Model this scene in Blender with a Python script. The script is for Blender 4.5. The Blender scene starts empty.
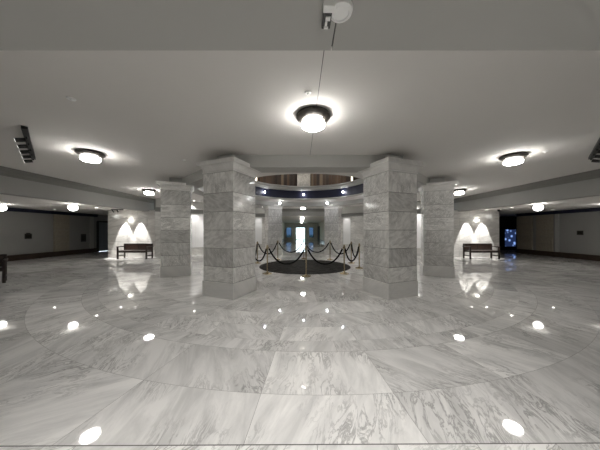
import bpy, bmesh, math, random
from mathutils import Vector, Matrix

random.seed(7)
SC = bpy.context.scene
COL = SC.collection
PI = math.pi
R = math.radians

# ------------------------------------------------------------------ camera, sky, exposure
CAM = bpy.data.cameras.new('camera')
CAM.sensor_width = 36.0
CAM.lens = 13.5                       # 225 px on a 600 px wide frame
CAM.shift_y = 0.00917
CAM.clip_start = 0.02
CAM.clip_end = 300
cam = bpy.data.objects.new('camera', CAM)
cam.location = (-0.2, 0.0, 1.5)
cam.rotation_euler = (R(90), 0, 0)
COL.objects.link(cam)
SC.camera = cam

W = bpy.data.worlds.new('daylight')
SC.world = W
W.use_nodes = True
bg = W.node_tree.nodes['Background']
bg.inputs['Color'].default_value = (0.80, 0.93, 1.0, 1)
bg.inputs['Strength'].default_value = 3.2

SC.view_settings.view_transform = 'Standard'
SC.view_settings.look = 'None'
SC.view_settings.gamma = 1.0
SC.view_settings.use_curve_mapping = False
SC.view_settings.exposure = 1.17
SC.cycles.use_denoising = True
SC.cycles.max_bounces = 10
SC.cycles.diffuse_bounces = 5
SC.cycles.sample_clamp_indirect = 6.0

LAMP = 24.0          # frosted ceiling lamps
GLOBE = 6.5         # corridor globes
YC = 9.65            # the rotunda's centre stands at (0, YC)
ZC = 3.26            # hall ceiling
ZL = 2.62            # corridor ceiling

# ------------------------------------------------------------------ materials
def new_mat(name):
    m = bpy.data.materials.new(name)
    m.use_nodes = True
    nt = m.node_tree
    return m, nt, nt.nodes['Principled BSDF']

def noise_bump(nt, b, scale, strength):
    tc = nt.nodes.new('ShaderNodeTexCoord')
    n = nt.nodes.new('ShaderNodeTexNoise')
    n.inputs['Scale'].default_value = scale
    n.inputs['Detail'].default_value = 4
    nt.links.new(tc.outputs['Object'], n.inputs['Vector'])
    bp = nt.nodes.new('ShaderNodeBump')
    bp.inputs['Strength'].default_value = strength
    bp.inputs['Distance'].default_value = 0.01
    nt.links.new(n.outputs['Fac'], bp.inputs['Height'])
    nt.links.new(bp.outputs['Normal'], b.inputs['Normal'])
    return n

def plain(name, col, rough=0.5, metal=0.0, var=0.06, scale=6.0, bump=0.0, spec=0.5):
    m, nt, b = new_mat(name)
    n = noise_bump(nt, b, scale, bump)
    r = nt.nodes.new('ShaderNodeValToRGB')
    r.color_ramp.elements[0].position = 0.3
    r.color_ramp.elements[1].position = 0.7
    r.color_ramp.elements[0].color = (*[c * (1 - var) for c in col], 1)
    r.color_ramp.elements[1].color = (*[min(1, c * (1 + var)) for c in col], 1)
    nt.links.new(n.outputs['Fac'], r.inputs['Fac'])
    nt.links.new(r.outputs['Color'], b.inputs['Base Color'])
    b.inputs['Roughness'].default_value = rough
    b.inputs['Metallic'].default_value = metal
    b.inputs['Specular IOR Level'].default_value = spec
    return m

def glow(name, col, strength):
    m, nt, b = new_mat(name)
    b.inputs['Base Color'].default_value = (0.9, 0.9, 0.88, 1)
    b.inputs['Emission Color'].default_value = (*col, 1)
    b.inputs['Emission Strength'].default_value = strength
    b.inputs['Roughness'].default_value = 0.4
    return m

def math_node(nt, op, a, b=None, clamp=False):
    n = nt.nodes.new('ShaderNodeMath')
    n.operation = op
    n.use_clamp = clamp
    for i, v in enumerate((a, b)):
        if v is None:
            continue
        if isinstance(v, (int, float)):
            n.inputs[i].default_value = v
        else:
            nt.links.new(v, n.inputs[i])
    return n.outputs[0]

def marble(name, light, dark, vein, rough, tone=0.16, veins=0.75, spec=0.5, band=1.0, stretch=(0.55, 2.6)):
    """veined marble; each slab has its own piece of the pattern and its own tone through two UV maps"""
    m, nt, b = new_mat(name)
    uv = nt.nodes.new('ShaderNodeUVMap'); uv.uv_map = 'UVMap'
    tn = nt.nodes.new('ShaderNodeUVMap'); tn.uv_map = 'slab'
    sep = nt.nodes.new('ShaderNodeSeparateXYZ')
    nt.links.new(tn.outputs['UV'], sep.inputs[0])
    mp = nt.nodes.new('ShaderNodeMapping')
    mp.inputs['Scale'].default_value = (*stretch, 1)
    nt.links.new(uv.outputs['UV'], mp.inputs['Vector'])
    n1 = nt.nodes.new('ShaderNodeTexNoise')
    n1.inputs['Scale'].default_value = 1.7 * band
    n1.inputs['Detail'].default_value = 7
    n1.inputs['Roughness'].default_value = 0.62
    n1.inputs['Distortion'].default_value = 0.7
    nt.links.new(mp.outputs['Vector'], n1.inputs['Vector'])
    ramp = nt.nodes.new('ShaderNodeValToRGB')
    ramp.color_ramp.elements[0].position = 0.34
    ramp.color_ramp.elements[1].position = 0.60
    ramp.color_ramp.elements[0].color = (*dark, 1)
    ramp.color_ramp.elements[1].color = (*light, 1)
    nt.links.new(n1.outputs['Fac'], ramp.inputs['Fac'])
    # thin ridged veins, in patches
    mp2 = nt.nodes.new('ShaderNodeMapping')
    mp2.inputs['Scale'].default_value = (0.8, 3.0, 1)
    mp2.inputs['Location'].default_value = (13.1, 4.7, 0)
    nt.links.new(uv.outputs['UV'], mp2.inputs['Vector'])
    n2 = nt.nodes.new('ShaderNodeTexNoise')
    n2.inputs['Scale'].default_value = 2.6 * band
    n2.inputs['Detail'].default_value = 9
    n2.inputs['Roughness'].default_value = 0.66
    n2.inputs['Distortion'].default_value = 1.1
    nt.links.new(mp2.outputs['Vector'], n2.inputs['Vector'])
    d = math_node(nt, 'ABSOLUTE', math_node(nt, 'SUBTRACT', n2.outputs['Fac'], 0.5))
    ridge = math_node(nt, 'SUBTRACT', 1.0, math_node(nt, 'MULTIPLY', d, 22.0), True)
    n3 = nt.nodes.new('ShaderNodeTexNoise')
    n3.inputs['Scale'].default_value = 1.5
    n3.inputs['Detail'].default_value = 2
    nt.links.new(uv.outputs['UV'], n3.inputs['Vector'])
    patch = math_node(nt, 'MULTIPLY', math_node(nt, 'SUBTRACT', n3.outputs['Fac'], 0.42), 5.0, True)
    fac = math_node(nt, 'MULTIPLY', math_node(nt, 'MULTIPLY', ridge, patch), veins)
    mx = nt.nodes.new('ShaderNodeMix'); mx.data_type = 'RGBA'
    nt.links.new(fac, mx.inputs[0])
    nt.links.new(ramp.outputs['Color'], mx.inputs[6])
    mx.inputs[7].default_value = (*vein, 1)
    # tone of the slab
    t = math_node(nt, 'ADD', math_node(nt, 'MULTIPLY', sep.outputs[0], tone), 1.0 - tone * 0.5)
    hs = nt.nodes.new('ShaderNodeHueSaturation')
    nt.links.new(mx.outputs[2], hs.inputs['Color'])
    nt.links.new(t, hs.inputs['Value'])
    nt.links.new(hs.outputs['Color'], b.inputs['Base Color'])
    b.inputs['Roughness'].default_value = rough
    b.inputs['Specular IOR Level'].default_value = spec
    return m

def toned(name, cols, rough=0.5):
    """one of several colours per piece, read from the second UV map"""
    m, nt, b = new_mat(name)
    tn = nt.nodes.new('ShaderNodeUVMap'); tn.uv_map = 'slab'
    sep = nt.nodes.new('ShaderNodeSeparateXYZ')
    nt.links.new(tn.outputs['UV'], sep.inputs[0])
    r = nt.nodes.new('ShaderNodeValToRGB')
    r.color_ramp.interpolation = 'CONSTANT'
    while len(r.color_ramp.elements) < len(cols):
        r.color_ramp.elements.new(0.5)
    for i, c in enumerate(cols):
        r.color_ramp.elements[i].position = i / len(cols)
        r.color_ramp.elements[i].color = (*c, 1)
    nt.links.new(sep.outputs[0], r.inputs['Fac'])
    nt.links.new(r.outputs['Color'], b.inputs['Base Color'])
    b.inputs['Roughness'].default_value = rough
    return m

M = {}
M['floor'] = marble('polished_floor_marble', (0.84, 0.83, 0.815), (0.62, 0.615, 0.605), (0.27, 0.265, 0.26), 0.03, 0.30, 0.8, spec=0.45, band=1.25)
M['pillar'] = marble('pillar_marble', (0.80, 0.79, 0.765), (0.55, 0.54, 0.52), (0.25, 0.245, 0.235), 0.13, 0.36, 0.85, spec=0.5, band=3.2, stretch=(0.85, 2.0))
M['pillar_plain'] = marble('pillar_base_marble', (0.78, 0.77, 0.745), (0.68, 0.67, 0.65), (0.48, 0.47, 0.46), 0.14, 0.10, 0.3)
M['wall_marble'] = marble('wall_marble', (0.68, 0.67, 0.64), (0.50, 0.49, 0.47), (0.38, 0.37, 0.36), 0.12, 0.16, 0.5, band=1.4)
M['grout'] = plain('grout', (0.27, 0.26, 0.25), 0.8)
M['brass_line'] = plain('floor_joint_strip', (0.10, 0.095, 0.09), 0.4)
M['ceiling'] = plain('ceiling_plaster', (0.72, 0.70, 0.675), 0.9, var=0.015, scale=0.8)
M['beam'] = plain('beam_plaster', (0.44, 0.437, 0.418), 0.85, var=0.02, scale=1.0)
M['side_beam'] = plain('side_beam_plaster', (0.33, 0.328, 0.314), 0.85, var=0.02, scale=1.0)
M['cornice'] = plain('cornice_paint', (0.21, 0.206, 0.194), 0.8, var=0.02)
M['wall'] = plain('corridor_wall_paint', (0.29, 0.287, 0.276), 0.85, var=0.03, scale=1.2)
M['limestone'] = plain('limestone_blocks', (0.33, 0.295, 0.235), 0.8, var=0.10, scale=9)
M['white_wall'] = plain('white_panel', (0.80, 0.80, 0.80), 0.7, var=0.01)
M['baseboard'] = plain('dark_brown_baseboard', (0.045, 0.028, 0.02), 0.35, var=0.25, scale=12)
M['navy'] = plain('navy_frieze_paint', (0.010, 0.012, 0.034), 0.5, var=0.1)
M['dark_wood'] = plain('dark_bench_wood', (0.030, 0.021, 0.018), 0.35, var=0.3, scale=14)
M['brown_wood'] = plain('brown_bench_wood', (0.050, 0.030, 0.023), 0.38, var=0.3, scale=14)
M['black'] = plain('black_metal', (0.012, 0.012, 0.012), 0.4)
M['seal_relief'] = plain('worn_dark_relief', (0.022, 0.020, 0.018), 0.6, var=0.3, scale=20, spec=0.04)
M['bronze'] = plain('dark_bronze', (0.026, 0.022, 0.018), 0.4, 0.4, var=0.15, scale=20)
M['brass'] = plain('brass', (0.46, 0.385, 0.26), 0.25, 1.0, var=0.05, scale=20)
M['chrome'] = plain('chrome', (0.75, 0.75, 0.75), 0.08, 1.0, var=0.02)
M['rope'] = plain('black_velvet_rope', (0.010, 0.010, 0.011), 0.9, var=0.3, scale=60, bump=0.3, spec=0.12)
M['white_plastic'] = plain('white_plastic', (0.90, 0.90, 0.89), 0.4, var=0.01)
M['plaque'] = plain('dark_plaque', (0.030, 0.026, 0.024), 0.4, var=0.2, scale=30)
M['door'] = plain('grey_blue_door', (0.20, 0.225, 0.25), 0.4, var=0.05)
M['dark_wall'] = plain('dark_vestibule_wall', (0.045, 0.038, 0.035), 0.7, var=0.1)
M['tan_wall'] = plain('far_hall_wall', (0.58, 0.54, 0.46), 0.8, var=0.03)
M['lawn'] = plain('lawn', (0.28, 0.36, 0.27), 0.9, var=0.3, scale=3)
M['slats'] = toned('gallery_wood_slats', [(0.10, 0.058, 0.035), (0.055, 0.032, 0.022), (0.15, 0.09, 0.055), (0.075, 0.045, 0.03), (0.26, 0.19, 0.13), (0.04, 0.024, 0.018)], 0.45)
M['lamp'] = glow('lit_frosted_glass', (1.0, 0.975, 0.93), LAMP)
M['lamp_drum'] = glow('lit_upper_glass', (1.0, 0.975, 0.93), LAMP * 0.32)
M['globe'] = glow('lit_globe', (1.0, 0.975, 0.92), GLOBE)
M['bulb'] = glow('lit_white_bulb', (0.97, 0.98, 1.0), 28.0)
M['warm_bulb'] = glow('lit_warm_bulb', (1.0, 0.86, 0.66), 1.6)
M['downlight'] = glow('lit_downlight_lens', (1.0, 0.96, 0.88), 14.0)
M['gallery_bowl'] = glow('lit_gallery_bowl', (1.0, 0.93, 0.82), 38.0)

def screen_mat():
    m, nt, b = new_mat('lit_blue_display')
    tc = nt.nodes.new('ShaderNodeTexCoord')
    v = nt.nodes.new('ShaderNodeTexVoronoi')
    v.inputs['Scale'].default_value = 3.6
    nt.links.new(tc.outputs['Object'], v.inputs['Vector'])
    r = nt.nodes.new('ShaderNodeValToRGB')
    r.color_ramp.elements[0].position = 0.12
    r.color_ramp.elements[0].color = (0.16, 0.26, 0.55, 1)
    r.color_ramp.elements[1].position = 0.42
    r.color_ramp.elements[1].color = (0.008, 0.014, 0.04, 1)
    nt.links.new(v.outputs['Distance'], r.inputs['Fac'])
    nt.links.new(r.outputs['Color'], b.inputs['Emission Color'])
    b.inputs['Base Color'].default_value = (0.01, 0.015, 0.03, 1)
    b.inputs['Emission Strength'].default_value = 0.9
    b.inputs['Roughness'].default_value = 0.15
    return m
M['screen'] = screen_mat()

def seal_mat():
    """dark bronze medallion with a low relief of worn rings and mottling"""
    m, nt, b = new_mat('dark_seal_stone')
    tc = nt.nodes.new('ShaderNodeTexCoord')
    n = nt.nodes.new('ShaderNodeTexNoise')
    n.inputs['Scale'].default_value = 5.0
    n.inputs['Detail'].default_value = 8
    n.inputs['Roughness'].default_value = 0.7
    nt.links.new(tc.outputs['Object'], n.inputs['Vector'])
    r = nt.nodes.new('ShaderNodeValToRGB')
    r.color_ramp.elements[0].position = 0.35
    r.color_ramp.elements[0].color = (0.010, 0.0095, 0.009, 1)
    r.color_ramp.elements[1].position = 0.72
    r.color_ramp.elements[1].color = (0.058, 0.054, 0.050, 1)
    nt.links.new(n.outputs['Fac'], r.inputs['Fac'])
    nt.links.new(r.outputs['Color'], b.inputs['Base Color'])
    bp = nt.nodes.new('ShaderNodeBump')
    bp.inputs['Strength'].default_value = 0.5
    bp.inputs['Distance'].default_value = 0.01
    nt.links.new(n.outputs['Fac'], bp.inputs['Height'])
    nt.links.new(bp.outputs['Normal'], b.inputs['Normal'])
    b.inputs['Roughness'].default_value = 0.6
    b.inputs['Specular IOR Level'].default_value = 0.03
    return m
M['seal'] = seal_mat()
M['track_lens'] = glow('lit_track_lens', (1.0, 0.97, 0.92), 1.1)
M['strobe_glass'] = plain('dark_strobe_glass', (0.06, 0.06, 0.062), 0.12, var=0.3, scale=60)

def thin_glass(name, tint):
    m, nt, b = new_mat(name)
    nt.nodes.remove(b)
    out = nt.nodes['Material Output']
    t = nt.nodes.new('ShaderNodeBsdfTransparent')
    t.inputs['Color'].default_value = (*tint, 1)
    g = nt.nodes.new('ShaderNodeBsdfGlossy')
    g.inputs['Roughness'].default_value = 0.02
    mx = nt.nodes.new('ShaderNodeMixShader')
    mx.inputs[0].default_value = 0.06
    nt.links.new(t.outputs[0], mx.inputs[1])
    nt.links.new(g.outputs[0], mx.inputs[2])
    nt.links.new(mx.outputs[0], out.inputs['Surface'])
    return m
M['glass'] = thin_glass('window_glass', (0.92, 0.97, 0.97))
M['tinted'] = thin_glass('tinted_window_glass', (0.11, 0.15, 0.20))

# ------------------------------------------------------------------ mesh helpers
class MB:
    def __init__(self):
        self.bm = bmesh.new()
        self.uv = self.bm.loops.layers.uv.new('UVMap')
        self.sl = self.bm.loops.layers.uv.new('slab')

    def paint(self, faces, rot=None, tone=None):
        rot = random.uniform(0, 2 * PI) if rot is None else rot
        tone = random.random() if tone is None else tone
        ox, oy = random.uniform(0, 60), random.uniform(0, 60)
        c, s = math.cos(rot), math.sin(rot)
        for f in faces:
            f.normal_update()
            n = f.normal
            for l in f.loops:
                p = l.vert.co
                if abs(n.z) > 0.6:
                    a, b = p.x, p.y
                else:
                    t = Vector((-n.y, n.x, 0))
                    t = t.normalized() if t.length > 1e-6 else Vector((1, 0, 0))
                    a, b = p.dot(t), p.z
                l[self.uv].uv = (a * c + b * s + ox, -a * s + b * c + oy)
                l[self.sl].uv = (tone, 0.5)

    def box(self, c, size, rotz=0.0, bevel=0.0, rot=None, tone=None, per_side=False, mat=None):
        m = Matrix.Translation(c) @ (mat if mat is not None else Matrix.Rotation(rotz, 4, 'Z')) @ Matrix.Diagonal((*size, 1))
        r = bmesh.ops.create_cube(self.bm, size=1.0, matrix=m)
        vs = r['verts']
        faces = list({f for v in vs for f in v.link_faces})
        if bevel:
            es = list({e for v in vs for e in v.link_edges})
            rb = bmesh.ops.bevel(self.bm, geom=es, offset=bevel, segments=2, profile=0.5, affect='EDGES')
            faces = [f for f in set(rb['faces']) | {f for f in faces if f.is_valid}]
            seen = set(faces)
            for f in list(faces):
                for v in f.verts:
                    for g in v.link_faces:
                        if g not in seen:
                            seen.add(g); faces.append(g)
        if per_side:
            by = {}
            for f in faces:
                f.normal_update()
                a = math.atan2(f.normal.y, f.normal.x)
                by.setdefault((round(a / (PI / 2) - rotz / (PI / 2)) % 4, abs(f.normal.z) > 0.8), []).append(f)
            for fs in by.values():
                self.paint(fs, rot if rot is None else rot + random.uniform(-0.3, 0.3), tone if tone is None else min(1, max(0, tone + random.uniform(-0.3, 0.3))))
        else:
            self.paint(faces, rot, tone)

    def bar(self, a, b, w, h):
        a, b = Vector(a), Vector(b)
        d = b - a
        q = d.to_track_quat('X', 'Z').to_matrix().to_4x4()
        self.box((a + b) / 2, (d.length, w, h), mat=q)

    def face(self, pts, rot=None, tone=None):
        f = self.bm.faces.new([self.bm.verts.new(p) for p in pts])
        self.paint([f], rot, tone)
        return f

    def lathe(self, prof, segs=32, c=(0, 0, 0), a0=0.0, a1=2 * PI, caps=True):
        full = abs(a1 - a0 - 2 * PI) < 1e-6
        n = segs if full else segs + 1
        rings = []
        for r, z in prof:
            if r < 1e-6:
                rings.append([self.bm.verts.new((c[0], c[1], c[2] + z))])
            else:
                rings.append([self.bm.verts.new((c[0] + r * math.cos(a0 + (a1 - a0) * i / segs), c[1] + r * math.sin(a0 + (a1 - a0) * i / segs), c[2] + z)) for i in range(n)])
        fs = []
        for A, B in zip(rings, rings[1:]):
            for i in range(segs):
                j = (i + 1) % n
                if len(A) == 1 and len(B) == 1:
                    continue
                if len(A) == 1:
                    fs.append(self.bm.faces.new((A[0], B[j], B[i])))
                elif len(B) == 1:
                    fs.append(self.bm.faces.new((A[i], A[j], B[0])))
                else:
                    fs.append(self.bm.faces.new((A[i], A[j], B[j], B[i])))
        self.paint(fs)

    def square_lathe(self, prof):
        """a moulding run round a square: (half width, z) from bottom to top"""
        rings = [[self.bm.verts.new((sx * h, sy * h, z)) for sx, sy in ((-1, -1), (1, -1), (1, 1), (-1, 1))] for h, z in prof]
        sides = [[], [], [], []]
        for A, B in zip(rings, rings[1:]):
            for i in range(4):
                j = (i + 1) % 4
                sides[i].append(self.bm.faces.new((A[i], A[j], B[j], B[i])))
        top = [self.bm.faces.new(rings[-1]), self.bm.faces.new(rings[0][::-1])]
        for s in sides + [top]:
            self.paint(s)

    def tube(self, pts, r, segs=8):
        pts = [Vector(p) for p in pts]
        rings = []
        for i, p in enumerate(pts):
            t = (pts[min(i + 1, len(pts) - 1)] - pts[max(i - 1, 0)]).normalized()
            up = Vector((0, 0, 1)) if abs(t.z) < 0.95 else Vector((1, 0, 0))
            x = t.cross(up).normalized(); y = x.cross(t)
            rings.append([self.bm.verts.new(p + r * (math.cos(2 * PI * k / segs) * x + math.sin(2 * PI * k / segs) * y)) for k in range(segs)])
        fs = []
        for A, B in zip(rings, rings[1:]):
            for k in range(segs):
                fs.append(self.bm.faces.new((A[k], A[(k + 1) % segs], B[(k + 1) % segs], B[k])))
        fs.append(self.bm.faces.new(rings[0][::-1])); fs.append(self.bm.faces.new(rings[-1]))
        self.paint(fs)

    def filled(self, loops, z):
        """a flat sheet bounded by an outer loop and holes"""
        es = []
        for lp in loops:
            vs = [self.bm.verts.new((x, y, z)) for x, y in lp]
            es += [self.bm.edges.new((vs[i], vs[(i + 1) % len(vs)])) for i in range(len(vs))]
        r = bmesh.ops.triangle_fill(self.bm, use_beauty=True, edges=es)
        self.paint([g for g in r['geom'] if isinstance(g, bmesh.types.BMFace)])

    def build(self, name, mat, parent=None, smooth=False, recalc=True):
        if recalc:
            bmesh.ops.recalc_face_normals(self.bm, faces=self.bm.faces[:])
        me = bpy.data.meshes.new(name)
        self.bm.to_mesh(me); self.bm.free()
        me.materials.append(M[mat] if isinstance(mat, str) else mat)
        if smooth:
            for p in me.polygons:
                p.use_smooth = True
            me.set_sharp_from_angle(angle=R(40))
        o = bpy.data.objects.new(name, me)
        COL.objects.link(o)
        if parent:
            o.parent = parent
        return o

def tag(o, label=None, cat=None, group=None, kind=None):
    if label: o['label'] = label
    if cat: o['category'] = cat
    if group: o['group'] = group
    if kind: o['kind'] = kind
    return o

def empty(name, loc, rz=0.0):
    o = bpy.data.objects.new(name, None)
    o.empty_display_size = 0.2
    o.location = loc
    o.rotation_euler = (0, 0, rz)
    COL.objects.link(o)
    return o

def copy_tree(o, parent=None):
    c = o.copy()
    COL.objects.link(c)
    c.parent = parent
    for ch in list(o.children):
        copy_tree(ch, c)
    return c

def struct(name, mb, mat, parent=None, smooth=False):
    o = mb.build(name, mat, parent, smooth)
    if parent is None:
        o['kind'] = 'structure'
    return o

def oct_pts(ap, n=8):
    r = ap / math.cos(PI / 8)
    return [(r * math.cos(PI / 8 + k * PI / 4), YC + r * math.sin(PI / 8 + k * PI / 4)) for k in range(8)]

def circ_pts(r, n=96):
    return [(r * math.cos(2 * PI * k / n), YC + r * math.sin(2 * PI * k / n)) for k in range(n)]

# ------------------------------------------------------------------ floor: rings of slabs round the rotunda
SEAM_L, SEAM_R = 1.565, 1.588          # the straight dark joint near the camera, very slightly askew
mb = MB()
edges = [1.80, 2.5, 3.3, 4.1, 4.95, 5.6, 6.15, 6.6, 6.87, 7.6, 8.75, 10.0, 11.3, 12.7, 14.2, 15.8, 17.5, 19.3, 21.2, 23.2, 25.2, 27.2]
counts = [12, 16, 20, 24, 32, 36, 39, 20, 39, 39, 44, 48, 54, 60, 64, 70, 76, 80, 86, 92, 96]
J = 0.0017
for k, (r0, r1) in enumerate(zip(edges, edges[1:])):
    n = counts[k]
    off = R(-90 + 0.4) + PI / n * (1 if n == 39 else (0.2 if k % 2 else 0.8))
    for i in range(n):
        a0 = off + 2 * PI * i / n
        a1 = off + 2 * PI * (i + 1) / n
        am = (a0 + a1) / 2
        cx, cy = (r0 + r1) / 2 * math.cos(am), YC + (r0 + r1) / 2 * math.sin(am)
        if abs(cx) > 18.5 or cy < 0.6 or (cy > 18.4 and abs(cx) > 4.5):
            continue
        rot = am + random.uniform(-0.75, 0.75)
        tone = random.random()
        ox, oy = random.uniform(0, 60), random.uniform(0, 60)
        c, s = math.cos(rot), math.sin(rot)
        ns = 5 if k < 14 else 2
        ia, ib = J / r0, J / r1
        inn = [mb.bm.verts.new(((r0 + J) * math.cos(a0 + ia + (a1 - a0 - 2 * ia) * q / ns), YC + (r0 + J) * math.sin(a0 + ia + (a1 - a0 - 2 * ia) * q / ns), 0)) for q in range(ns + 1)]
        out = [mb.bm.verts.new(((r1 - J) * math.cos(a0 + ib + (a1 - a0 - 2 * ib) * q / ns), YC + (r1 - J) * math.sin(a0 + ib + (a1 - a0 - 2 * ib) * q / ns), 0)) for q in range(ns + 1)]
        for q in range(ns):
            f = mb.bm.faces.new((inn[q], out[q], out[q + 1], inn[q + 1]))
            for l in f.loops:
                p = l.vert.co
                l[mb.uv].uv = (p.x * c + p.y * s + ox, -p.x * s + p.y * c + oy)
                l[mb.sl].uv = (tone, 0.5)
floor_rings = mb
mb = MB()
nrm = Vector((SEAM_R - SEAM_L, -4.2, 0)).normalized()
def cut(b, off, inner):
    bmesh.ops.bisect_plane(b.bm, geom=b.bm.verts[:] + b.bm.edges[:] + b.bm.faces[:], plane_co=(-0.2, 0.5 * (SEAM_L + SEAM_R) + off, 0), plane_no=nrm, clear_outer=not inner, clear_inner=inner)
cut(floor_rings, 0.004, False)
# straight slabs on the camera's side of the joint
dy = nrm.y
for i in range(-31, 31):
    for j in range(-6, 4):
        x0 = i * 0.56 - 0.22 + (0.14 if j % 2 else 0)
        y1 = 1.68 - (3 - j) * 0.56
        mb.face([(x0 + J, y1 - 0.56 + J, 0), (x0 + 0.56 - J, y1 - 0.56 + J, 0), (x0 + 0.56 - J, y1 - J, 0), (x0 + J, y1 - J, 0)], rot=random.uniform(0.3, 1.2))
cut(mb, -0.004, True)
tmp = bpy.data.meshes.new('floor_slabs')
mb.bm.to_mesh(tmp); mb.bm.free()
floor_rings.bm.from_mesh(tmp)
bpy.data.meshes.remove(tmp)
floor = struct('floor', floor_rings, 'floor')
# joint bed under the slabs
mb = MB()
mb.box((0, 16, -0.054), (38, 42, 0.1))
bed = mb.build('joint_bed', 'grout', floor)
mb = MB()
mb.box((-0.2, 0.5 * (SEAM_L + SEAM_R) - 0.0, -0.003), (36, 0.008, 0.004), rotz=math.atan2(SEAM_R - SEAM_L, 4.2))
mb.build('joint_strip', 'brass_line', floor)

# ------------------------------------------------------------------ ceilings
HX, HY0, HY1 = 8.5, 1.25, 18.2
oc = oct_pts(4.4)
mb = MB()
g = 0.0035
for s in (-1, 1):
    half = [p for p in oc if p[0] * s > 0]
    half.sort(key=lambda p: p[1])
    ya, yb = YC - 4.4, YC + 4.4
    jx = 0.035 + s * g
    lp = [(jx, HY0), (s * (HX + 0.3), HY0), (s * (HX + 0.3), HY1), (jx, HY1), (jx, yb)] + half[::-1] + [(jx, ya)]
    mb.filled([lp], ZC)
ceil = struct('ceiling', mb, 'ceiling')
mb = MB()
mb.box((0.035, (HY0 + YC - 4.4) / 2, ZC + 0.02), (0.06, YC - 4.4 - HY0, 0.03))
mb.box((0.035, (HY1 + YC + 4.4) / 2, ZC + 0.02), (0.06, HY1 - YC - 4.4, 0.03))
mb.build('joint_line', 'black', ceil)

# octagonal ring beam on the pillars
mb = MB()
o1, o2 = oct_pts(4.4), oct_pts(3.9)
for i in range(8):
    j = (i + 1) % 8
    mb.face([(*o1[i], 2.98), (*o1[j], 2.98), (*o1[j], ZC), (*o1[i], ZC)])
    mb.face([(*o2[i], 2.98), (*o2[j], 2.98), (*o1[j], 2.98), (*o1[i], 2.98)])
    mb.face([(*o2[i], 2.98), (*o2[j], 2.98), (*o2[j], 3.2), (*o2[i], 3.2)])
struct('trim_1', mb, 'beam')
# inner ceiling with the round opening
mb = MB()
mb.filled([oct_pts(3.9), circ_pts(2.92)], 3.2)
struct('ceiling_rotunda', mb, 'ceiling')
# round opening: lip, navy frieze, gallery edge, gallery floor
mb = MB()
mb.lathe([(2.92, 3.2), (2.90, 3.22), (2.90, 3.26), (2.95, 3.275), (2.95, 3.29)], 96, (0, YC, 0))
struct('trim_2', mb, 'beam', smooth=True)
mb = MB()
mb.lathe([(2.95, 3.29), (2.95, 3.72)], 96, (0, YC, 0))
struct('trim_3', mb, 'navy', smooth=True)
mb = MB()
mb.lathe([(2.95, 3.72), (2.89, 3.73), (2.87, 3.80), (2.84, 3.82), (2.84, 3.90), (2.80, 3.93), (2.80, 3.96), (4.6, 3.96)], 96, (0, YC, 0))
struct('trim_4', mb, 'beam', smooth=True)
# gallery wall of vertical wooden slats
mb = MB()
for k in range(150):
    a = 2 * PI * (k + 0.5) / 150
    w = 2 * PI * 4.5 / 150
    rr = 4.5 + random.uniform(-0.02, 0.02)
    mb.box((rr * math.cos(a), YC + rr * math.sin(a), 5.2), (0.05, w * random.uniform(0.75, 0.98), 2.5), rotz=a)
mb.lathe([(4.56, 3.95), (4.56, 6.5)], 60, (0, YC, 0))
struct('wall_gallery', mb, 'slats')
mb = MB()
mb.lathe([(4.6, 6.45), (3.2, 6.8), (0, 7.2)], 60, (0, YC, 0))
struct('ceiling_gallery', mb, 'ceiling', smooth=True)

# corridor ceilings (left, right, far, near)
mb = MB()
for s in (-1, 1):
    mb.box((s * 13.2, 9.65, ZL + 0.1), (9.0, 17.2, 0.2))
mb.box((0, 28, 2.72 + 0.1), (6.2, 19.2, 0.2))
struct('ceiling_corridors', mb, 'ceiling')
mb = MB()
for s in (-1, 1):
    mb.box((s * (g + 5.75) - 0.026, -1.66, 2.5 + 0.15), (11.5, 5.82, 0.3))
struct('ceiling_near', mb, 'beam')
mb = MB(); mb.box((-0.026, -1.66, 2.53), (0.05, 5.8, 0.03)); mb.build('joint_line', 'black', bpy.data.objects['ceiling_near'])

# ------------------------------------------------------------------ beams and cornices round the hall
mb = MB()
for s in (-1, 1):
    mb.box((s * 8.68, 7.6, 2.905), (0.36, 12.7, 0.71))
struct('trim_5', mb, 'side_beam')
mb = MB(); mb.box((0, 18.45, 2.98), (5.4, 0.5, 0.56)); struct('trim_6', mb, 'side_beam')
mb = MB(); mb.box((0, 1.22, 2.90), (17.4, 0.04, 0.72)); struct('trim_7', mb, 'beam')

def cornice(mb, p, q, inward):
    """stepped cornice along p-q, its face turned towards 'inward'"""
    p, q, n = Vector(p), Vector(q), Vector(inward)
    for off, z0, z1 in ((0.045, 3.035, 3.075), (0.075, 3.075, 3.16), (0.12, 3.16, 3.19), (0.155, 3.19, ZC - 0.001)):
        c = (p + q) / 2 + n * off / 2
        d = q - p
        mb.box((c.x, c.y, (z0 + z1) / 2), (d.length, off, z1 - z0), rotz=math.atan2(d.y, d.x))
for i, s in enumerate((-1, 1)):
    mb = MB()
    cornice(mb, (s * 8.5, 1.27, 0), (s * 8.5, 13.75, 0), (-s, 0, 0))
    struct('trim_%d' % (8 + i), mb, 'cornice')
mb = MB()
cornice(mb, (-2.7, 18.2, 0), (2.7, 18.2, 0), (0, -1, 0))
struct('trim_10', mb, 'cornice')

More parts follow.
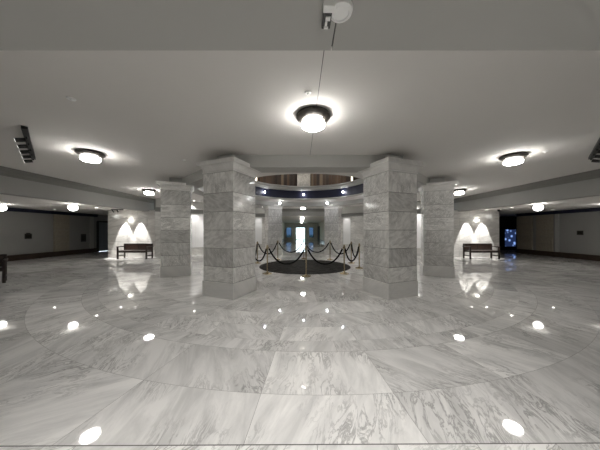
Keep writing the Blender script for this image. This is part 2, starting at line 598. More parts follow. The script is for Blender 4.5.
# ------------------------------------------------------------------ walls
def coursed(mb, p, q, z0, z1, course=0.42, length=1.1, gap=0.004):
    """stone slabs set as a flush veneer along p-q between two heights"""
    p, q = Vector((*p, 0)), Vector((*q, 0))
    L = (q - p).length
    d = (q - p) / L
    rows = max(1, round((z1 - z0) / course))
    h = (z1 - z0) / rows
    for r in range(rows):
        x = -length * (0.5 if r % 2 else 0.0)
        while x < L - 0.01:
            a, b = max(x, 0), min(x + length, L)
            if b - a > 0.02:
                A, B = p + d * (a + gap), p + d * (b - gap)
                mb.face([(A.x, A.y, z0 + r * h + gap), (B.x, B.y, z0 + r * h + gap), (B.x, B.y, z0 + r * h + h - gap), (A.x, A.y, z0 + r * h + h - gap)], rot=random.uniform(-0.4, 0.4))
            x += length

for side, s in (('left', -1), ('right', 1)):
    # marble wall behind the bench
    mb = MB()
    mb.box((s * 9.5, 12.67, 1.31), (2.58, 0.5, 2.62))
    w = struct('wall_bench_' + side, mb, 'grout')
    mb = MB()
    coursed(mb, (s * 10.8, 12.415), (s * 8.2, 12.415), 0.0, 2.62)
    coursed(mb, (s * 10.8, 12.415), (s * 10.8, 12.92), 0.0, 2.62)
    mb.build('marble_facing', 'wall_marble', w)
    # diagonal corner wall: marble dado, white panel, header
    A, B = Vector((s * 8.2, 12.4, 0)), Vector((s * 2.7, 17.9, 0))
    d = (B - A).normalized()
    n = Vector((-s, -1, 0)).normalized()
    rz = math.atan2(d.y, d.x)
    mid = (A + B) / 2
    L = (B - A).length
    mb = MB()
    mb.box(tuple(mid - n * 0.12 + Vector((0, 0, 1.63))), (L, 0.2, 3.26), rotz=rz)
    w = struct('wall_corner_' + side, mb, 'wall')
    mb = MB()
    p0, p1 = A + n * 0.03, B + n * 0.03
    coursed(mb, (p0.x, p0.y), (p1.x, p1.y), 0.0, 0.42, 0.42, 1.3)
    coursed(mb, (p0.x, p0.y), (p1.x, p1.y), 0.42, 2.55, 0.42, 1.1)
    mb.box(tuple(mid + Vector((0, 0, 0.42)) + n * 0.0), (L, 0.10, 0.03), rotz=rz)
    mb.build('marble_facing', 'wall_marble', w)
    mb = MB()
    for x0, x1 in ((7.35, 5.2), (3.62, 3.18)):
        t0, t1 = (8.2 - x0) / 5.5, (8.2 - x1) / 5.5
        mb = MB()
        mb.box(tuple(A + d * (L * (t0 + t1) / 2) + n * 0.03 + Vector((0, 0, 1.47))), (L * (t1 - t0), 0.05, 2.04), rotz=rz, bevel=0.004)
        mb.build('white_panel', 'white_wall', w)
    mb = MB()
    mb.box(tuple(mid + n * 0.15 + Vector((0, 0, 3.02))), (L, 0.3, 0.46), rotz=rz)
    mb.build('header', 'beam', w)

# corridor side walls
def corridor_wall(side, s, y0, y1):
    mb = MB()
    mb.box((s * 14.5, (y0 + y1) / 2, 1.31), (0.2, y1 - y0, 2.62))
    w = struct('wall_' + side, mb, 'wall')
    mb = MB()
    mb.box((s * 14.385, (y0 + y1) / 2, 0.135), (0.03, y1 - y0, 0.27), bevel=0.004)
    mb.box((s * 14.38, (y0 + y1) / 2, 0.275), (0.045, y1 - y0, 0.02))
    struct('baseboard_' + side, mb, 'baseboard')
    mb = MB()
    mb.box((s * 14.36, (y0 + y1) / 2, 2.53), (0.08, y1 - y0, 0.18))
    mb.box((s * 14.33, (y0 + y1) / 2, 2.585), (0.14, y1 - y0, 0.05))
    return w, mb
wl, mb = corridor_wall('left', -1, 1.2, 15.7); struct('trim_11', mb, 'navy')
wr, mb = corridor_wall('right', 1, 1.2, 15.1); struct('trim_12', mb, 'navy')
def pier(w, s, y0, y1):
    mb = MB()
    n = 5
    for i in range(n):
        z0 = 0.28 + i * (2.44 - 0.28) / n
        mb.box((s * 14.37, (y0 + y1) / 2, z0 + 0.213), (0.08, y1 - y0, 0.424), bevel=0.008)
    mb.build('block_pier', 'limestone', w)
pier(wl, -1, 12.95, 13.8)
pier(wr, 1, 12.95, 13.85)
pier(wr, 1, 14.1, 15.1)
mb = MB(); mb.box((-14.37, 15.3, 1.36), (0.06, 0.26, 2.16)); mb.build('pale_pilaster', 'beam', wl)
mb = MB(); mb.box((14.37, 12.75, 1.36), (0.06, 0.16, 2.16)); mb.box((14.37, 10.72, 1.36), (0.06, 0.12, 2.16)); mb.build('pale_pilaster', 'beam', wr)

# left end: door beyond the corridor wall
mb = MB()
mb.box((-14.5, 17.1, 2.37), (0.2, 2.8, 0.5))
mb.box((-14.5, 18.0, 1.06), (0.2, 1.1, 2.12))
mb.box((-12.5, 18.4, 1.31), (4.2, 0.2, 2.62))
mb.box((-10.7, 15.6, 1.31), (0.2, 5.4, 2.62))
struct('wall_left_end', mb, 'wall')
dr = empty('door_1', (-14.5, 16.6, 0)); dr['kind'] = 'structure'
mb = MB(); mb.box((0.02, 0.02, 1.05), (0.06, 1.5, 2.08), bevel=0.004); mb.build('door_leaf', 'door', dr)
mb = MB(); mb.box((0.06, -0.82, 1.06), (0.14, 0.16, 2.12)); mb.box((0.06, 0.82, 1.06), (0.14, 0.1, 2.12)); mb.box((0.06, 0, 2.13), (0.14, 1.74, 0.1)); mb.build('door_frame', 'black', dr)
mb = MB(); mb.bar((0.08, -0.5, 1.02), (0.08, -0.36, 1.02), 0.025, 0.025); mb.build('door_handle', 'chrome', dr)
# right end: dark vestibule
mb = MB()
mb.box((14.3, 18.2, 1.31), (7.4, 0.2, 2.62))
mb.box((17.6, 16.6, 1.31), (0.2, 3.2, 2.62))
mb.box((16.1, 15.02, 1.31), (3.1, 0.1, 2.62))
mb.box((10.7, 15.6, 1.31), (0.2, 5.4, 2.62))
struct('wall_right_end', mb, 'dark_wall')

# walls that close the hall behind and beside the camera
mb = MB()
for s in (-1, 1):
    mb.box((s * 8.75, 3.1, 1.27), (0.3, 3.7, 2.54))
    mb.box((s * 5.7, 1.1, 1.25), (6.0, 0.2, 2.5))
    mb.box((s * 2.8, -1.6, 1.25), (0.2, 5.6, 2.5))
    mb.box((s * 11.6, 1.1, 1.31), (5.9, 0.2, 2.62))
mb.box((0, -4.4, 1.25), (6, 0.2, 2.5))
struct('wall_near', mb, 'wall')

# far hall to the daylit doors
YE = 36.0
mb = MB()
for s in (-1, 1):
    mb.box((s * 2.8, 27.0, 1.4), (0.2, 18.0, 2.8))
struct('wall_far_hall', mb, 'tan_wall')
for i, s in enumerate((-1, 1)):
    mb = MB(); mb.box((s * 2.685, 27.0, 0.13), (0.03, 18.0, 0.26)); struct('baseboard_far_' + ('left', 'right')[i], mb, 'baseboard')
mb = MB()
mb.box((0, YE, 2.39), (5.6, 0.3, 0.84))
for x0, x1 in ((-2.7, -2.42), (-1.56, -0.86), (0.62, 1.22), (1.96, 2.7)):
    mb.box(((x0 + x1) / 2, YE, 1.05), (x1 - x0, 0.3, 2.1))
for x0, x1 in ((-2.42, -1.56), (1.22, 1.96)):
    mb.box(((x0 + x1) / 2, YE, 0.2), (x1 - x0, 0.3, 0.4))
struct('wall_back', mb, 'tan_wall')
def window(n, x0, x1, z0, z1, mull, pane='glass'):
    e = empty('window_%d' % n, ((x0 + x1) / 2, YE, 0)); e['kind'] = 'structure'
    w, h = x1 - x0, z1 - z0
    mb = MB()
    for x in [-w / 2 + 0.03, w / 2 - 0.03] + mull:
        mb.box((x, 0, z0 + h / 2), (0.06, 0.1, h))
    for z in (z0 + 0.03, z1 - 0.03):
        mb.box((0, 0, z), (w, 0.1, 0.06))
    mb.build('window_frame', 'black', e)
    mb = MB(); mb.box((0, 0, z0 + h / 2), (w - 0.05, 0.01, h - 0.05)); mb.build('window_pane', pane, e)
window(1, -0.86, 0.62, 0.0, 1.98, [])
window(2, -2.42, -1.56, 0.4, 2.1, [], 'tinted')
window(3, 1.22, 1.96, 0.4, 2.1, [], 'tinted')
mb = MB(); mb.box((0, 60, -0.3), (120, 47, 0.4)); struct('ground', mb, 'lawn')
# dark side door leaf at the end of the far hall
dd = empty('door_2', (2.66, 34.3, 0)); dd['kind'] = 'structure'
mb = MB(); mb.box((0, 0, 1.05), (0.06, 2.2, 2.1)); mb.build('door_leaf', 'black', dd)
mb = MB(); mb.box((-0.02, -1.15, 1.07), (0.12, 0.1, 2.14)); mb.box((-0.02, 1.15, 1.07), (0.12, 0.1, 2.14)); mb.build('door_frame', 'dark_wood', dd)

# ------------------------------------------------------------------ marble pillars
def make_pillar():
    p = empty('marble_pillar', (0, 0, 0))
    mb = MB()
    mb.box((0, 0, 0.175), (0.885, 0.885, 0.35), bevel=0.008, per_side=True)
    mb.build('base', 'pillar_plain', p)
    mb = MB()
    zs = [0.352, 0.69, 1.10, 1.51, 1.92, 2.34, 2.80]
    for i, (a, b) in enumerate(zip(zs, zs[1:])):
        mb.box((0, 0, (a + b) / 2), (0.85, 0.85, b - a - 0.008), bevel=0.006, per_side=True)
    mb.build('shaft', 'pillar', p)
    mb = MB()
    mb.box((0, 0, 1.6), (0.825, 0.825, 2.5))
    mb.build('joint_core', 'brass_line', p)
    mb = MB()
    prof = [(0.425, 2.80), (0.44, 2.805), (0.44, 2.83), (0.43, 2.84)]
    for k in range(9):
        t = k / 8 * PI / 2
        prof.append((0.43 + 0.088 * (1 - math.cos(t)), 2.845 + 0.12 * math.sin(t)))
    prof += [(0.526, 2.966), (0.526, 2.98), (0.535, 2.985), (0.535, 3.055), (0.44, 3.06)]
    mb.square_lathe(prof)
    mb.build('capital', 'pillar_plain', p)
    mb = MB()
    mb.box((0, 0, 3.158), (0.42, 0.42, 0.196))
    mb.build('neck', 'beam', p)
    return p
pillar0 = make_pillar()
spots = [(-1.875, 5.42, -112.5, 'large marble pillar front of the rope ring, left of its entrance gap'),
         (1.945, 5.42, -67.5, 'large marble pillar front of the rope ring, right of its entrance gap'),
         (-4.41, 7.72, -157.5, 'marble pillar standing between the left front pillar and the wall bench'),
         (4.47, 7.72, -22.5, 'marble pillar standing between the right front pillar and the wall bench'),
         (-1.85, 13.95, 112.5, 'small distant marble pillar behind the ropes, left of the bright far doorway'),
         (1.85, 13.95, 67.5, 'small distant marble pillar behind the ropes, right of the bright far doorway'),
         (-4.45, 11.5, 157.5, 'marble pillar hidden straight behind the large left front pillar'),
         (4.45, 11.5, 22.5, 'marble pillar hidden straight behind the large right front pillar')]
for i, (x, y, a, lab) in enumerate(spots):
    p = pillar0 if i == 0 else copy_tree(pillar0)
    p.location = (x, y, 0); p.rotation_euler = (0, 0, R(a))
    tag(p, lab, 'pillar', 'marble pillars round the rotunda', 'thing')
# pillar up on the gallery
gp = empty('gallery_pillar', (0.02, YC + 4.05, 3.96))
mb = MB()
for i in range(6):
    mb.box((0, 0, 0.2 + i * 0.41), (0.78, 0.78, 0.405), bevel=0.006, per_side=True)
mb.build('shaft', 'pillar', gp)
tag(gp, 'pale pillar up in the gallery between brown slatted walls', 'pillar', kind='thing')

# ------------------------------------------------------------------ dark floor seal
se = empty('floor_medallion', (0, YC - 0.08, 0)); se.scale = (1.085, 1.085, 1)
mb = MB(); mb.lathe([(0, 0.004), (1.60, 0.004), (1.60, -0.003)], 96); mb.build('disc', 'seal', se, smooth=False)
mb = MB(); mb.lathe([(1.60, -0.003), (1.605, 0.012), (1.68, 0.014), (1.75, 0.012), (1.757, -0.003)], 96); mb.build('rim', 'seal_relief', se, smooth=True)
mb = MB(); mb.lathe([(1.22, 0.003), (1.225, 0.009), (1.255, 0.009), (1.26, 0.003)], 96)
for k in range(24):
    a = 2 * PI * k / 24
    mb.box((1.42 * math.cos(a), 1.42 * math.sin(a), 0.006), (0.16, 0.05, 0.008), rotz=a, bevel=0.002)
for k in range(16):
    a = 2 * PI * k / 16
    mb.box((0.75 * math.cos(a), 0.75 * math.sin(a), 0.006), (0.55, 0.045, 0.008), rotz=a, bevel=0.002)
mb.build('relief', 'seal_relief', se)
tag(se, 'large round dark medallion set in the floor inside the rope ring', 'floor medallion')

# ------------------------------------------------------------------ stanchions and ropes
RS = 2.27
def make_stanchion():
    e = empty('rope_stanchion', (0, 0, 0))
    mb = MB(); mb.lathe([(0, 0.0), (0.16, 0.0), (0.165, 0.012), (0.155, 0.022), (0.10, 0.036), (0.045, 0.055), (0.03, 0.075), (0, 0.075)], 32); mb.build('base', 'brass', e, smooth=True)
    mb = MB(); mb.lathe([(0.0, 0.07), (0.024, 0.07), (0.024, 0.93), (0, 0.93)], 16); mb.build('pole', 'brass', e, smooth=True)
    mb = MB(); mb.lathe([(0.024, 0.875), (0.036, 0.88), (0.036, 0.92), (0.024, 0.925)], 20)
    for k in range(4):
        a = k * PI / 2
        mb.tube([(0.032 * math.cos(a), 0.032 * math.sin(a), 0.90), (0.055 * math.cos(a), 0.055 * math.sin(a), 0.905), (0.06 * math.cos(a), 0.06 * math.sin(a), 0.925)], 0.005, 6)
    mb.build('rope_collar', 'brass', e, smooth=True)
    mb = MB(); mb.lathe([(0.0, 0.925), (0.034, 0.93), (0.038, 0.945), (0.034, 0.965), (0.024, 0.985), (0.012, 1.0), (0, 1.005)], 20); mb.build('finial', 'brass', e, smooth=True)
    return e
st0 = make_stanchion()
st_lab = ['brass stanchion standing at the near centre of the rope ring',
          'brass stanchion, front row of the rope ring, beside the right pillar side of centre',
          'brass stanchion right of the medallion, its base close to the right front pillar',
          'brass stanchion at the right of the medallion, on the far half of the ring',
          'brass stanchion in the back row, in front of the distant right pillar',
          'brass stanchion at the back centre, hidden behind the near centre one',
          'brass stanchion in the back row, in front of the distant left pillar',
          'brass stanchion at the left of the medallion, on the far half of the ring',
          'brass stanchion at the left of the medallion, hidden by the left front pillar',
          'brass stanchion, front row of the rope ring, on the left pillar side of centre']
sp = []
for k in range(10):
    a = R(-90 + 36 * k)
    e = st0 if k == 0 else copy_tree(st0)
    e.location = (RS * math.cos(a), YC + RS * math.sin(a), 0)
    e.rotation_euler = (0, 0, a)
    tag(e, st_lab[k], 'stanchion', 'brass stanchions ringing the floor medallion')
    sp.append(Vector(e.location))
def make_rope():
    L = 2 * RS * math.sin(R(18))
    e = empty('barrier_rope', (0, 0, 0))
    x0 = L / 2 - 0.07
    pts = []
    for i in range(25):
        x = -x0 + 2 * x0 * i / 24
        t = x / x0
        pts.append((x, 0, 0.37 + 0.50 * (0.72 * t * t + 0.28 * t ** 4)))
    mb = MB(); mb.tube(pts, 0.028, 10); mb.build('cord', 'rope', e, smooth=True)
    for s in (-1, 1):
        mb = MB()
        mb.tube([(s * (x0 - 0.03), 0, 0.815), (s * (x0 + 0.006), 0, 0.878)], 0.023, 10)
        mb.tube([(s * x0, 0, 0.868), (s * (x0 + 0.012), 0, 0.905), (s * (x0 + 0.02), 0, 0.915), (s * (x0 + 0.03), 0, 0.90)], 0.006, 6)
        mb.build('end_hook', 'brass', e, smooth=True)
    return e
rp0 = make_rope()
rp_lab = ['black barrier rope hanging on the near right of the central front stanchion',
          'black barrier rope on the right, between the front row and the right front pillar',
          'black barrier rope at the right side of the ring, running away from view',
          'black barrier rope at the right rear, below the distant right pillar',
          'black barrier rope in the back row, right of the ring centre',
          'black barrier rope in the back row, left of the ring centre',
          'black barrier rope at the left rear, below the distant left pillar',
          'black barrier rope at the left side of the ring, partly behind the left pillar',
          'black barrier rope on the left, between the front row and the left front pillar',
          'black barrier rope hanging on the near left of the central front stanchion']
for k in range(10):
    a, b = sp[k], sp[(k + 1) % 10]
    e = rp0 if k == 0 else copy_tree(rp0)
    m = (a + b) / 2
    e.location = (m.x, m.y, 0)
    e.rotation_euler = (0, 0, math.atan2(b.y - a.y, b.x - a.x))
    tag(e, rp_lab[k], 'rope', 'black ropes between the stanchions')

# ------------------------------------------------------------------ ceiling lamps
def make_lamp():
    e = empty('ceiling_lamp', (0, 0, ZC))
    mb = MB(); mb.lathe([(0, 0), (0.15, 0), (0.15, -0.03), (0, -0.03)], 32); mb.build('ceiling_plate', 'bronze', e, smooth=True)
    mb = MB(); mb.lathe([(0.155, 0.0), (0.245, 0.0), (0.258, -0.02), (0.258, -0.045), (0.235, -0.065), (0.20, -0.088), (0.175, -0.096), (0.162, -0.09), (0.155, 0.0)], 40); mb.build('metal_ring', 'bronze', e, smooth=True)
    mb = MB(); mb.lathe([(0, -0.03), (0.145, -0.03), (0.145, -0.125), (0.14, -0.13), (0, -0.13)], 32); mb.build('glass_drum', 'lamp_drum', e, smooth=True)
    mb = MB(); mb.lathe([(0, -0.131), (0.17, -0.131), (0.178, -0.14), (0.172, -0.18), (0.13, -0.205), (0.06, -0.218), (0, -0.22)], 32); mb.build('glass_bowl', 'lamp', e, smooth=True)
    for k in range(4):
        a = PI / 4 + k * PI / 2
        mb = MB(); mb.tube([(0.195 * math.cos(a), 0.195 * math.sin(a), -0.085), (0.19 * math.cos(a), 0.19 * math.sin(a), -0.15), (0.172 * math.cos(a), 0.172 * math.sin(a), -0.16)], 0.008, 8); mb.build('strut', 'bronze', e, smooth=True)
    mb = MB(); mb.lathe([(0, -0.218), (0.012, -0.22), (0.012, -0.235), (0, -0.243)], 12); mb.build('finial', 'bronze', e, smooth=True)
    return e
lp0 = make_lamp()
lp_lab = {0: 'round lit ceiling lamp nearest the camera, on the ceiling joint line',
          1: 'lit ceiling lamp on the right, between the front pillar and the track light',
          2: 'small lit ceiling lamp beyond the second right pillar',
          3: 'lit ceiling lamp hidden behind the right pillars',
          4: 'lit ceiling lamp straight ahead above the far pillars, seen through the rotunda',
          5: 'lit ceiling lamp hidden behind the left pillars',
          6: 'small lit ceiling lamp just left of the second left pillar',
          7: 'lit ceiling lamp on the left, beside the black track light'}
for k in range(8):
    a = R(-90 + 45 * k)
    e = lp0 if k == 0 else copy_tree(lp0)
    e.location = (*[(0, 3.42), (4.79, 5.27), (6.65, 9.68), (4.68, 14.3), (0.02, 16.35), (-4.68, 14.3), (-6.72, 9.72), (-4.91, 5.06)][k], ZC)
    e.rotation_euler = (0, 0, a)
    tag(e, lp_lab[k], 'ceiling lamp', 'round ceiling lamps circling the rotunda')

# globes of the corridors
def make_globe():
    e = empty('globe_light', (0, 0, 0))
    mb = MB(); mb.lathe([(0, 0), (0.10, 0), (0.10, -0.02), (0.07, -0.04), (0, -0.04)], 24); mb.build('canopy', 'bronze', e, smooth=True)
    mb = MB()
    mb.lathe([(0.06, -0.03)] + [(0.155 * math.sin(t), -0.165 + 0.135 * math.cos(t)) for t in [R(25 + 15.5 * i) for i in range(10)]] + [(0, -0.30)], 28)
    mb.build('glass_globe', 'globe', e, smooth=True)
    return e
gl0 = make_globe()
for i, (x, y, z, lab) in enumerate([(-9.68, 9.4, ZL, 'lit globe light below the left beam, toward the wall bench'),
                                    (9.75, 9.4, ZL, 'lit globe light below the right beam, toward the wall bench'),
                                    (-12.75, 9.45, ZL, 'lit globe light at the very left edge of the view'),
                                    (12.7, 9.45, ZL, 'lit globe light at the very right edge of the view'),
                                    (0, 19.3, 2.72, 'lit globe light just beyond the far beam, over the hall to the bright doors'),
                                    (0, -1.4, 2.5, 'lit globe light on the near soffit behind the viewpoint'),
                                    (0, -3.6, 2.5, 'lit globe light on the near soffit, farther behind the viewpoint'),
                                    (0, 22.4, 2.72, 'lit globe light deeper in the far hall'),
                                    (0, 28.0, 2.72, 'smallest lit globe light, deepest in the far hall before the bright doors')]):
    e = gl0 if i == 0 else copy_tree(gl0)
    e.location = (x, y, z)
    tag(e, lab, 'globe light', 'lit globes on the corridor ceilings')

# round lights on the navy frieze
def make_frieze_light():
    e = empty('frieze_light', (0, 0, 0))
    mb = MB(); mb.bar((0.0, 0, 0), (-0.05, 0, 0), 0.03, 0.03); mb.build('bracket', 'white_plastic', e)
    mb = MB(); mb.lathe([(0.046 * math.sin(R(18 * i)), 0.046 * -math.cos(R(18 * i))) for i in range(11)], 16, (-0.085, 0, 0)); mb.build('bulb', 'bulb', e, smooth=True)
    return e
fl0 = make_frieze_light()
names8 = ['near side, hidden by the opening edge', 'near right side, hidden by the opening edge', 'right side, hidden by the right front pillar', 'right end of the visible arc', 'middle of the visible arc, under the gallery pillar', 'left end of the visible arc', 'left side, hidden by the left front pillar', 'near left side, hidden by the opening edge']
for k in range(8):
    a = R(-90 + 45 * k)
    e = fl0 if k == 0 else copy_tree(fl0)
    e.location = (2.95 * math.cos(a), YC + 2.95 * math.sin(a), 3.50)
    e.rotation_euler = (0, 0, a)
    tag(e, 'round white light on the navy frieze, ' + names8[k], 'wall light', 'white lights round the navy frieze')
# spots on the rotunda's inner ceiling
def make_spot():
    e = empty('rotunda_spot', (0, 0, 3.2))
    mb = MB(); mb.lathe([(0, 0), (0.07, 0), (0.07, -0.06), (0.055, -0.10), (0, -0.10)], 20); mb.build('housing', 'white_plastic', e, smooth=True)
    mb = MB(); mb.lathe([(0, -0.19), (0.04, -0.185), (0.06, -0.15), (0.055, -0.101), (0, -0.101)], 20); mb.build('bulb', 'bulb', e, smooth=True)
    return e
rs0 = make_spot()
k2 = 0
for q, lab in ((67, 'small round ceiling light in front of the distant right pillar, under the frieze'), (113, 'small round ceiling light in front of the distant left pillar, under the frieze'),
               (22, 'small round ceiling light by the hidden right rear pillar'), (158, 'small round ceiling light by the hidden left rear pillar'),
               (-22, 'small round ceiling light behind the second right pillar'), (-158, 'small round ceiling light behind the second left pillar')):
    e = rs0 if k2 == 0 else copy_tree(rs0)
    k2 += 1
    e.location = (3.45 * math.cos(R(q)), YC + 3.45 * math.sin(R(q)), 3.2)
    tag(e, lab, 'ceiling light', 'small lights under the rotunda ceiling')

# gallery lamp and warm lights
e = empty('gallery_lamp', (0, YC + 1.6, 6.98))
mb = MB(); mb.lathe([(0.02, 0.12), (0.02, -0.4)], 8); mb.build('stem', 'bronze', e)
mb = MB(); mb.lathe([(0, -0.60), (0.14, -0.58), (0.2, -0.5), (0.2, -0.42), (0, -0.40)], 32); mb.build('glass_bowl', 'gallery_bowl', e, smooth=True)
tag(e, 'lit bowl lamp hanging high inside the gallery, seen only mirrored in the floor', 'ceiling lamp')
for i, (a, lab) in enumerate(((129, 'warm lit wall light at the left end of the gallery slats'), (50, 'warm lit wall light at the right end of the gallery slats'))):
    e = empty('gallery_sconce', (4.44 * math.cos(R(a)), YC + 4.44 * math.sin(R(a)), 4.55), R(a))
    mb = MB(); mb.box((-0.03, 0, 0), (0.05, 0.14, 0.5), bevel=0.01); mb.build('back_plate', 'bronze', e)
    mb = MB(); mb.box((-0.09, 0, 0), (0.06, 0.09, 0.42), bevel=0.015); mb.build('lamp_shade', 'warm_bulb', e)
    tag(e, lab, 'wall light', 'warm lights up in the gallery')

# ------------------------------------------------------------------ track lights
def make_track(sx):
    e = empty('track_light', (0, 0, ZC))
    A, B = Vector((-4.83, 3.78, -0.03) if sx < 0 else (5.0, 3.78, -0.03)), Vector((-6.6, 5.40, -0.03) if sx < 0 else (6.75, 5.38, -0.03))
    o = (A + B) / 2; o.z = 0
    e.location = (o.x, o.y, ZC)
    d = (B - A).normalized()
    n = Vector((sx, -1, 0)).normalized()
    mb = MB(); mb.bar(A - o, B - o, 0.075, 0.05); mb.build('track', 'black', e)
    for i in range(5):
        t = 0.2 + i * 0.192
        p = A - o + (B - A) * t
        mb = MB()
        mb.tube([p + Vector((0, 0, -0.02)), p + Vector((0, 0, -0.06))], 0.015, 8)
        h0 = p + Vector((0, 0, -0.075))
        q = (n * 0.95 + Vector((0, 0, -0.3))).normalized()
        a0, a1 = h0 + q * 0.01, h0 + q * 0.14
        mb.tube([a0, (a0 + a1) / 2, a1], 0.036, 14)
        hd = mb.build('spot_head', 'black', e, smooth=True)
        mb = MB(); mb.tube([a1 + q * 0.0005, a1 + q * 0.004], 0.029, 14); mb.build('lens', 'track_lens', hd)
    return e
tag(make_track(-1), 'black ceiling track with five spot heads at the left edge of the view', 'track light', 'black track lights on the hall ceiling')
tag(make_track(1), 'black ceiling track with spot heads, cut by the right edge of the view', 'track light', 'black track lights on the hall ceiling')

# ------------------------------------------------------------------ downlights of the corridors and bench walls
def make_downlight():
    e = empty('recessed_downlight', (0, 0, ZL))
    mb = MB(); mb.lathe([(0.055, 0.0), (0.085, -0.001), (0.085, -0.010), (0.06, -0.012), (0.055, 0.0)], 24); mb.build('trim_ring', 'white_plastic', e, smooth=True)
    mb = MB(); mb.lathe([(0, -0.004), (0.056, -0.004), (0.056, 0.0), (0, 0.0)], 20); mb.build('lens', 'downlight', e)
    return e
def spot_lamp(loc, energy, deg, blend, parent=None, aim=None):
    l = bpy.data.lights.new('spot', 'SPOT')
    l.energy = energy; l.spot_size = R(deg); l.spot_blend = blend; l.shadow_soft_size = 0.03
    l.color = (1.0, 0.97, 0.93)
    o = bpy.data.objects.new('spot', l)
    o.location = loc
    if aim is not None:
        o.rotation_euler = (Vector(aim) - Vector(loc)).to_track_quat('-Z', 'Y').to_euler()
    COL.objects.link(o)
    return o
dl0 = make_downlight()
first = [True]
def downlight(x, y, z, lab, group):
    e = dl0 if first[0] else copy_tree(dl0)
    first[0] = False
    e.location = (x, y, z)
    tag(e, lab, 'downlight', group)
for s, side in ((-1, 'left'), (1, 'right')):
    downlight(s * 10.05, 10.9, ZL, 'recessed downlight in the %s corridor ceiling, near the globe light' % side, 'recessed corridor downlights')
    downlight(s * 13.3, 12.0, ZL, 'recessed downlight in the %s corridor ceiling, deeper toward the side wall' % side, 'recessed corridor downlights')
    for q, w in ((-0.42, 'inner' if s > 0 else 'outer'), (0.42, 'outer' if s > 0 else 'inner')):
        downlight(s * 9.40 + q, 12.07, ZL, 'recessed downlight washing the marble wall over the %s wall bench, %s of two' % (side, w), 'wall washing downlights')
        spot_lamp((s * 9.40 + q, 12.07, ZL - 0.03), 250, 42, 0.3, aim=(s * 9.40 + q, 12.36, 0))
    # lights washing the white panel of the corner wall
    A, B = Vector((s * 8.2, 12.4, 0)), Vector((s * 2.7, 17.9, 0))
    n = Vector((-s, -1, 0)).normalized()
    for i, t in enumerate((0.24, 0.42, 0.87)):
        p = A + (B - A) * t + n * 0.62
        q = A + (B - A) * t
        downlight(p.x, p.y, ZC, 'recessed downlight washing the white panel of the %s corner wall, %s of three' % (side, ('first', 'second', 'third')[i]), 'panel washing downlights')
        spot_lamp((p.x, p.y, ZC - 0.03), (60, 60, 26)[i], 70 if i < 2 else 44, 0.6, aim=(q.x, q.y, 1.3))
# added fill lights in the near soffit, out of view, to brighten the near floor
for i, (x, y) in enumerate(((0.9, 0.35), (-1.1, 0.35))):
    downlight(x, y, 2.5, 'added fill light, unseen in the near grey soffit above the viewpoint, %s of two' % ('one', 'other')[i], 'added soffit fill lights')
    spot_lamp((x, y, 2.47), 58, 125, 1.0, aim=(x * 0.5, y + 0.75, 0))
# small wall sconces between the two scallops
for s, side in ((-1, 'left'), (1, 'right')):
    e = empty('wall_sconce', (s * 9.52, 12.41, 2.06))
    mb = MB(); mb.box((0, -0.02, 0), (0.10, 0.04, 0.08), bevel=0.008); mb.build('back_plate', 'white_plastic', e)
    mb = MB(); mb.lathe([(0, -0.05), (0.035, -0.04), (0.06, -0.01), (0.065, 0.03), (0.0, 0.035)], 20, (0, -0.09, 0)); mb.build('lamp_shade', 'downlight', e, smooth=True)
    tag(e, 'small white sconce on the marble wall above the %s wall bench' % side, 'sconce', 'sconces over the wall benches')

# ------------------------------------------------------------------ benches
def make_bench(L=1.52):
    e = empty('wooden_bench', (0, 0, 0))
    # local: x along the bench, -y to the front
    mb = MB()
    mb.box((0, 0.27, 0.765), (L, 0.04, 0.06), bevel=0.006)
    mb.box((0, 0.255, 0.47), (L, 0.035, 0.05), bevel=0.006)
    for x in (-L / 2 + 0.03, 0, L / 2 - 0.03):
        mb.box((x, 0.262, 0.61), (0.055, 0.04, 0.30), bevel=0.005)
    mb.build('back_frame', 'dark_wood', e)
    for s in (-1, 1):
        mb = MB(); mb.box((s * L / 4, 0.265, 0.615), (L / 2 - 0.08, 0.018, 0.25)); mb.build('back_panel', 'brown_wood', e)
    mb = MB()
    for k in range(5):
        mb.box((0, -0.20 + k * 0.105, 0.425), (L, 0.095, 0.035), bevel=0.006)
    mb.build('seat', 'dark_wood', e)
    mb = MB(); mb.box((0, -0.225, 0.375), (L, 0.03, 0.07)); mb.box((0, 0.22, 0.375), (L, 0.03, 0.07)); mb.build('apron', 'dark_wood', e)
    for s in (-1, 1):
        mb = MB(); mb.box((s * (L / 2 + 0.005), 0.02, 0.645), (0.075, 0.56, 0.04), bevel=0.01); mb.build('armrest', 'dark_wood', e)
        mb = MB(); mb.box((s * (L / 2 - 0.01), -0.22, 0.315), (0.065, 0.065, 0.63), bevel=0.006); mb.build('leg', 'dark_wood', e)
        mb = MB(); mb.box((s * (L / 2 - 0.01), 0.25, 0.395), (0.06, 0.06, 0.79), bevel=0.006); mb.build('leg', 'dark_wood', e)
        mb = MB(); mb.box((s * (L / 2 - 0.01), 0.02, 0.17), (0.04, 0.44, 0.045)); mb.build('stretcher', 'dark_wood', e)
    return e
b0 = make_bench()
for i, (x, y, lab) in enumerate([(-8.98, 11.98, 'dark wooden bench against the spotlit marble wall on the left'),
                                 (9.45, 11.98, 'dark wooden bench against the spotlit marble wall on the right'),
                                 (-9.31, 6.0, 'dark wooden bench cut off by the left edge of the view')]):
    e = b0 if i == 0 else copy_tree(b0)
    e.location = (x, y, 0)
    e.rotation_euler = (0, 0, R(50) if i == 2 else 0)
    tag(e, lab, 'bench', 'dark wooden benches')

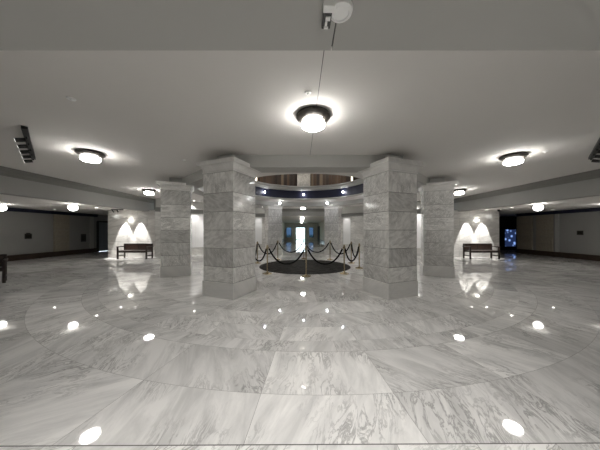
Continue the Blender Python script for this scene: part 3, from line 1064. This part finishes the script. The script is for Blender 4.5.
# ------------------------------------------------------------------ small things on walls and ceilings
def plaque(name, x, y, z, w, h, lab, cat, arched=False):
    s = -1 if x < 0 else 1
    e = empty(name, (x, y, z))
    mb = MB(); mb.box((-s * 0.012, 0, 0), (0.025, w, h), bevel=0.004)
    if arched:
        mb.box((-s * 0.012, 0, h / 2 + 0.02), (0.025, w * 0.55, 0.05), bevel=0.004)
    mb.build('back_board', 'plaque', e)
    mb = MB(); mb.box((-s * 0.027, 0, 0), (0.006, w * 0.74, h * 0.62), bevel=0.002); mb.build('face_plate', 'bronze', e)
    tag(e, lab, cat)
plaque('wall_plaque', -14.4, 11.75, 1.2, 0.30, 0.27, 'small dark arched plaque alone on the left corridor wall', 'plaque', True)
plaque('wall_plaque', 14.4, 11.72, 1.38, 0.26, 0.22, 'small dark rectangular plaque on the right corridor wall', 'plaque')
plaque('notice_frame', -14.4, 14.75, 1.02, 0.34, 0.5, 'dark framed notice on the left corridor wall, near the door', 'notice')

# display machine in the vestibule
vm = empty('vending_machine', (15.83, 17.5, 0))
mb = MB(); mb.box((0, 0, 0.93), (1.0, 0.7, 1.78), bevel=0.015); mb.build('body', 'black', vm)
mb = MB(); mb.box((-0.0, -0.36, 0.93), (0.80, 0.03, 1.28)); mb.build('lit_front', 'screen', vm)
mb = MB(); mb.box((0, 0.0, 0.02), (0.9, 0.6, 0.04)); mb.build('foot', 'black', vm)
tag(vm, 'vending machine with a glowing blue front in the dark vestibule on the right', 'vending machine')

# fire alarm strobe on the near soffit
fa = empty('fire_alarm', (-0.016, 1.012, 2.5))
mb = MB(); mb.lathe([(0, 0), (0.052, 0), (0.054, -0.008), (0.05, -0.022), (0.036, -0.028), (0.033, -0.022), (0, -0.022)], 36); mb.build('speaker', 'white_plastic', fa, smooth=True)
mb = MB(); mb.box((-0.056, -0.026, -0.016), (0.052, 0.034, 0.032), bevel=0.003); mb.build('housing', 'white_plastic', fa)
mb = MB(); mb.box((-0.060, 0.034, -0.014), (0.042, 0.084, 0.027), bevel=0.004); mb.build('strobe_lens', 'strobe_glass', fa)
mb = MB(); mb.box((-0.056, 0.020, -0.029), (0.022, 0.020, 0.005), bevel=0.001); mb.box((-0.060, 0.066, -0.029), (0.020, 0.012, 0.005), bevel=0.001); mb.build('flash_tube', 'white_plastic', fa)
mb = MB(); mb.box((-0.062, 0.044, -0.029), (0.012, 0.024, 0.005), bevel=0.001); mb.build('reflector', 'chrome', fa)
tag(fa, 'white round fire alarm with chrome strobe on the near grey soffit', 'fire alarm')

def ceiling_cap(name, x, y, z, r, lab, cat):
    e = empty(name, (x, y, z))
    mb = MB(); mb.lathe([(0, 0), (r, 0), (r, -0.008), (r * 0.8, -0.015), (0, -0.015)], 24); mb.build('plate', 'white_plastic', e, smooth=True)
    mb = MB(); mb.lathe([(0, -0.014), (r * 0.3, -0.014), (r * 0.3, -0.03), (0, -0.032)], 12); mb.build('head', 'white_plastic', e, smooth=True)
    tag(e, lab, cat, 'white discs on the hall ceiling')
ceiling_cap('ceiling_sprinkler', -0.1, 2.87, ZC, 0.042, 'white sprinkler cap beside the joint line, close to the near ceiling lamp', 'sprinkler')
ceiling_cap('ceiling_sprinkler', -3.25, 3.0, ZC, 0.05, 'white sprinkler cap alone on the ceiling above the left track light', 'sprinkler')
ceiling_cap('ceiling_sprinkler', 5.25, 5.0, ZC, 0.05, 'white sprinkler cap on the ceiling beside the right hand lamp', 'sprinkler')
ceiling_cap('ceiling_sprinkler', -3.1, 5.6, ZC, 0.05, 'white sprinkler cap on the ceiling beside the left front pillar', 'sprinkler')

# dark camera / twin spot below the corridor ceilings
e = empty('ceiling_spot_bar', (-9.75, 11.75, ZL))
mb = MB(); mb.box((0, 0, -0.03), (0.62, 0.05, 0.05)); mb.build('bar', 'black', e)
for x in (-0.24, 0.0):
    mb = MB(); mb.tube([(x, 0, -0.05), (x, 0.02, -0.10), (x, 0.08, -0.16)], 0.035, 10); mb.build('spot_head', 'black', e, smooth=True)
tag(e, 'short black spot bar under the ceiling at the top of the left marble wall', 'spot bar')
e = empty('security_camera', (10.35, 11.95, ZL))
mb = MB(); mb.lathe([(0, 0), (0.06, 0), (0.06, -0.05), (0, -0.05)], 20); mb.build('mount', 'black', e, smooth=True)
mb = MB(); mb.lathe([(0.058, -0.05), (0.05, -0.09), (0.03, -0.115), (0, -0.12)], 20); mb.build('dome', 'black', e, smooth=True)
tag(e, 'small black dome camera at the top of the right marble wall', 'camera')
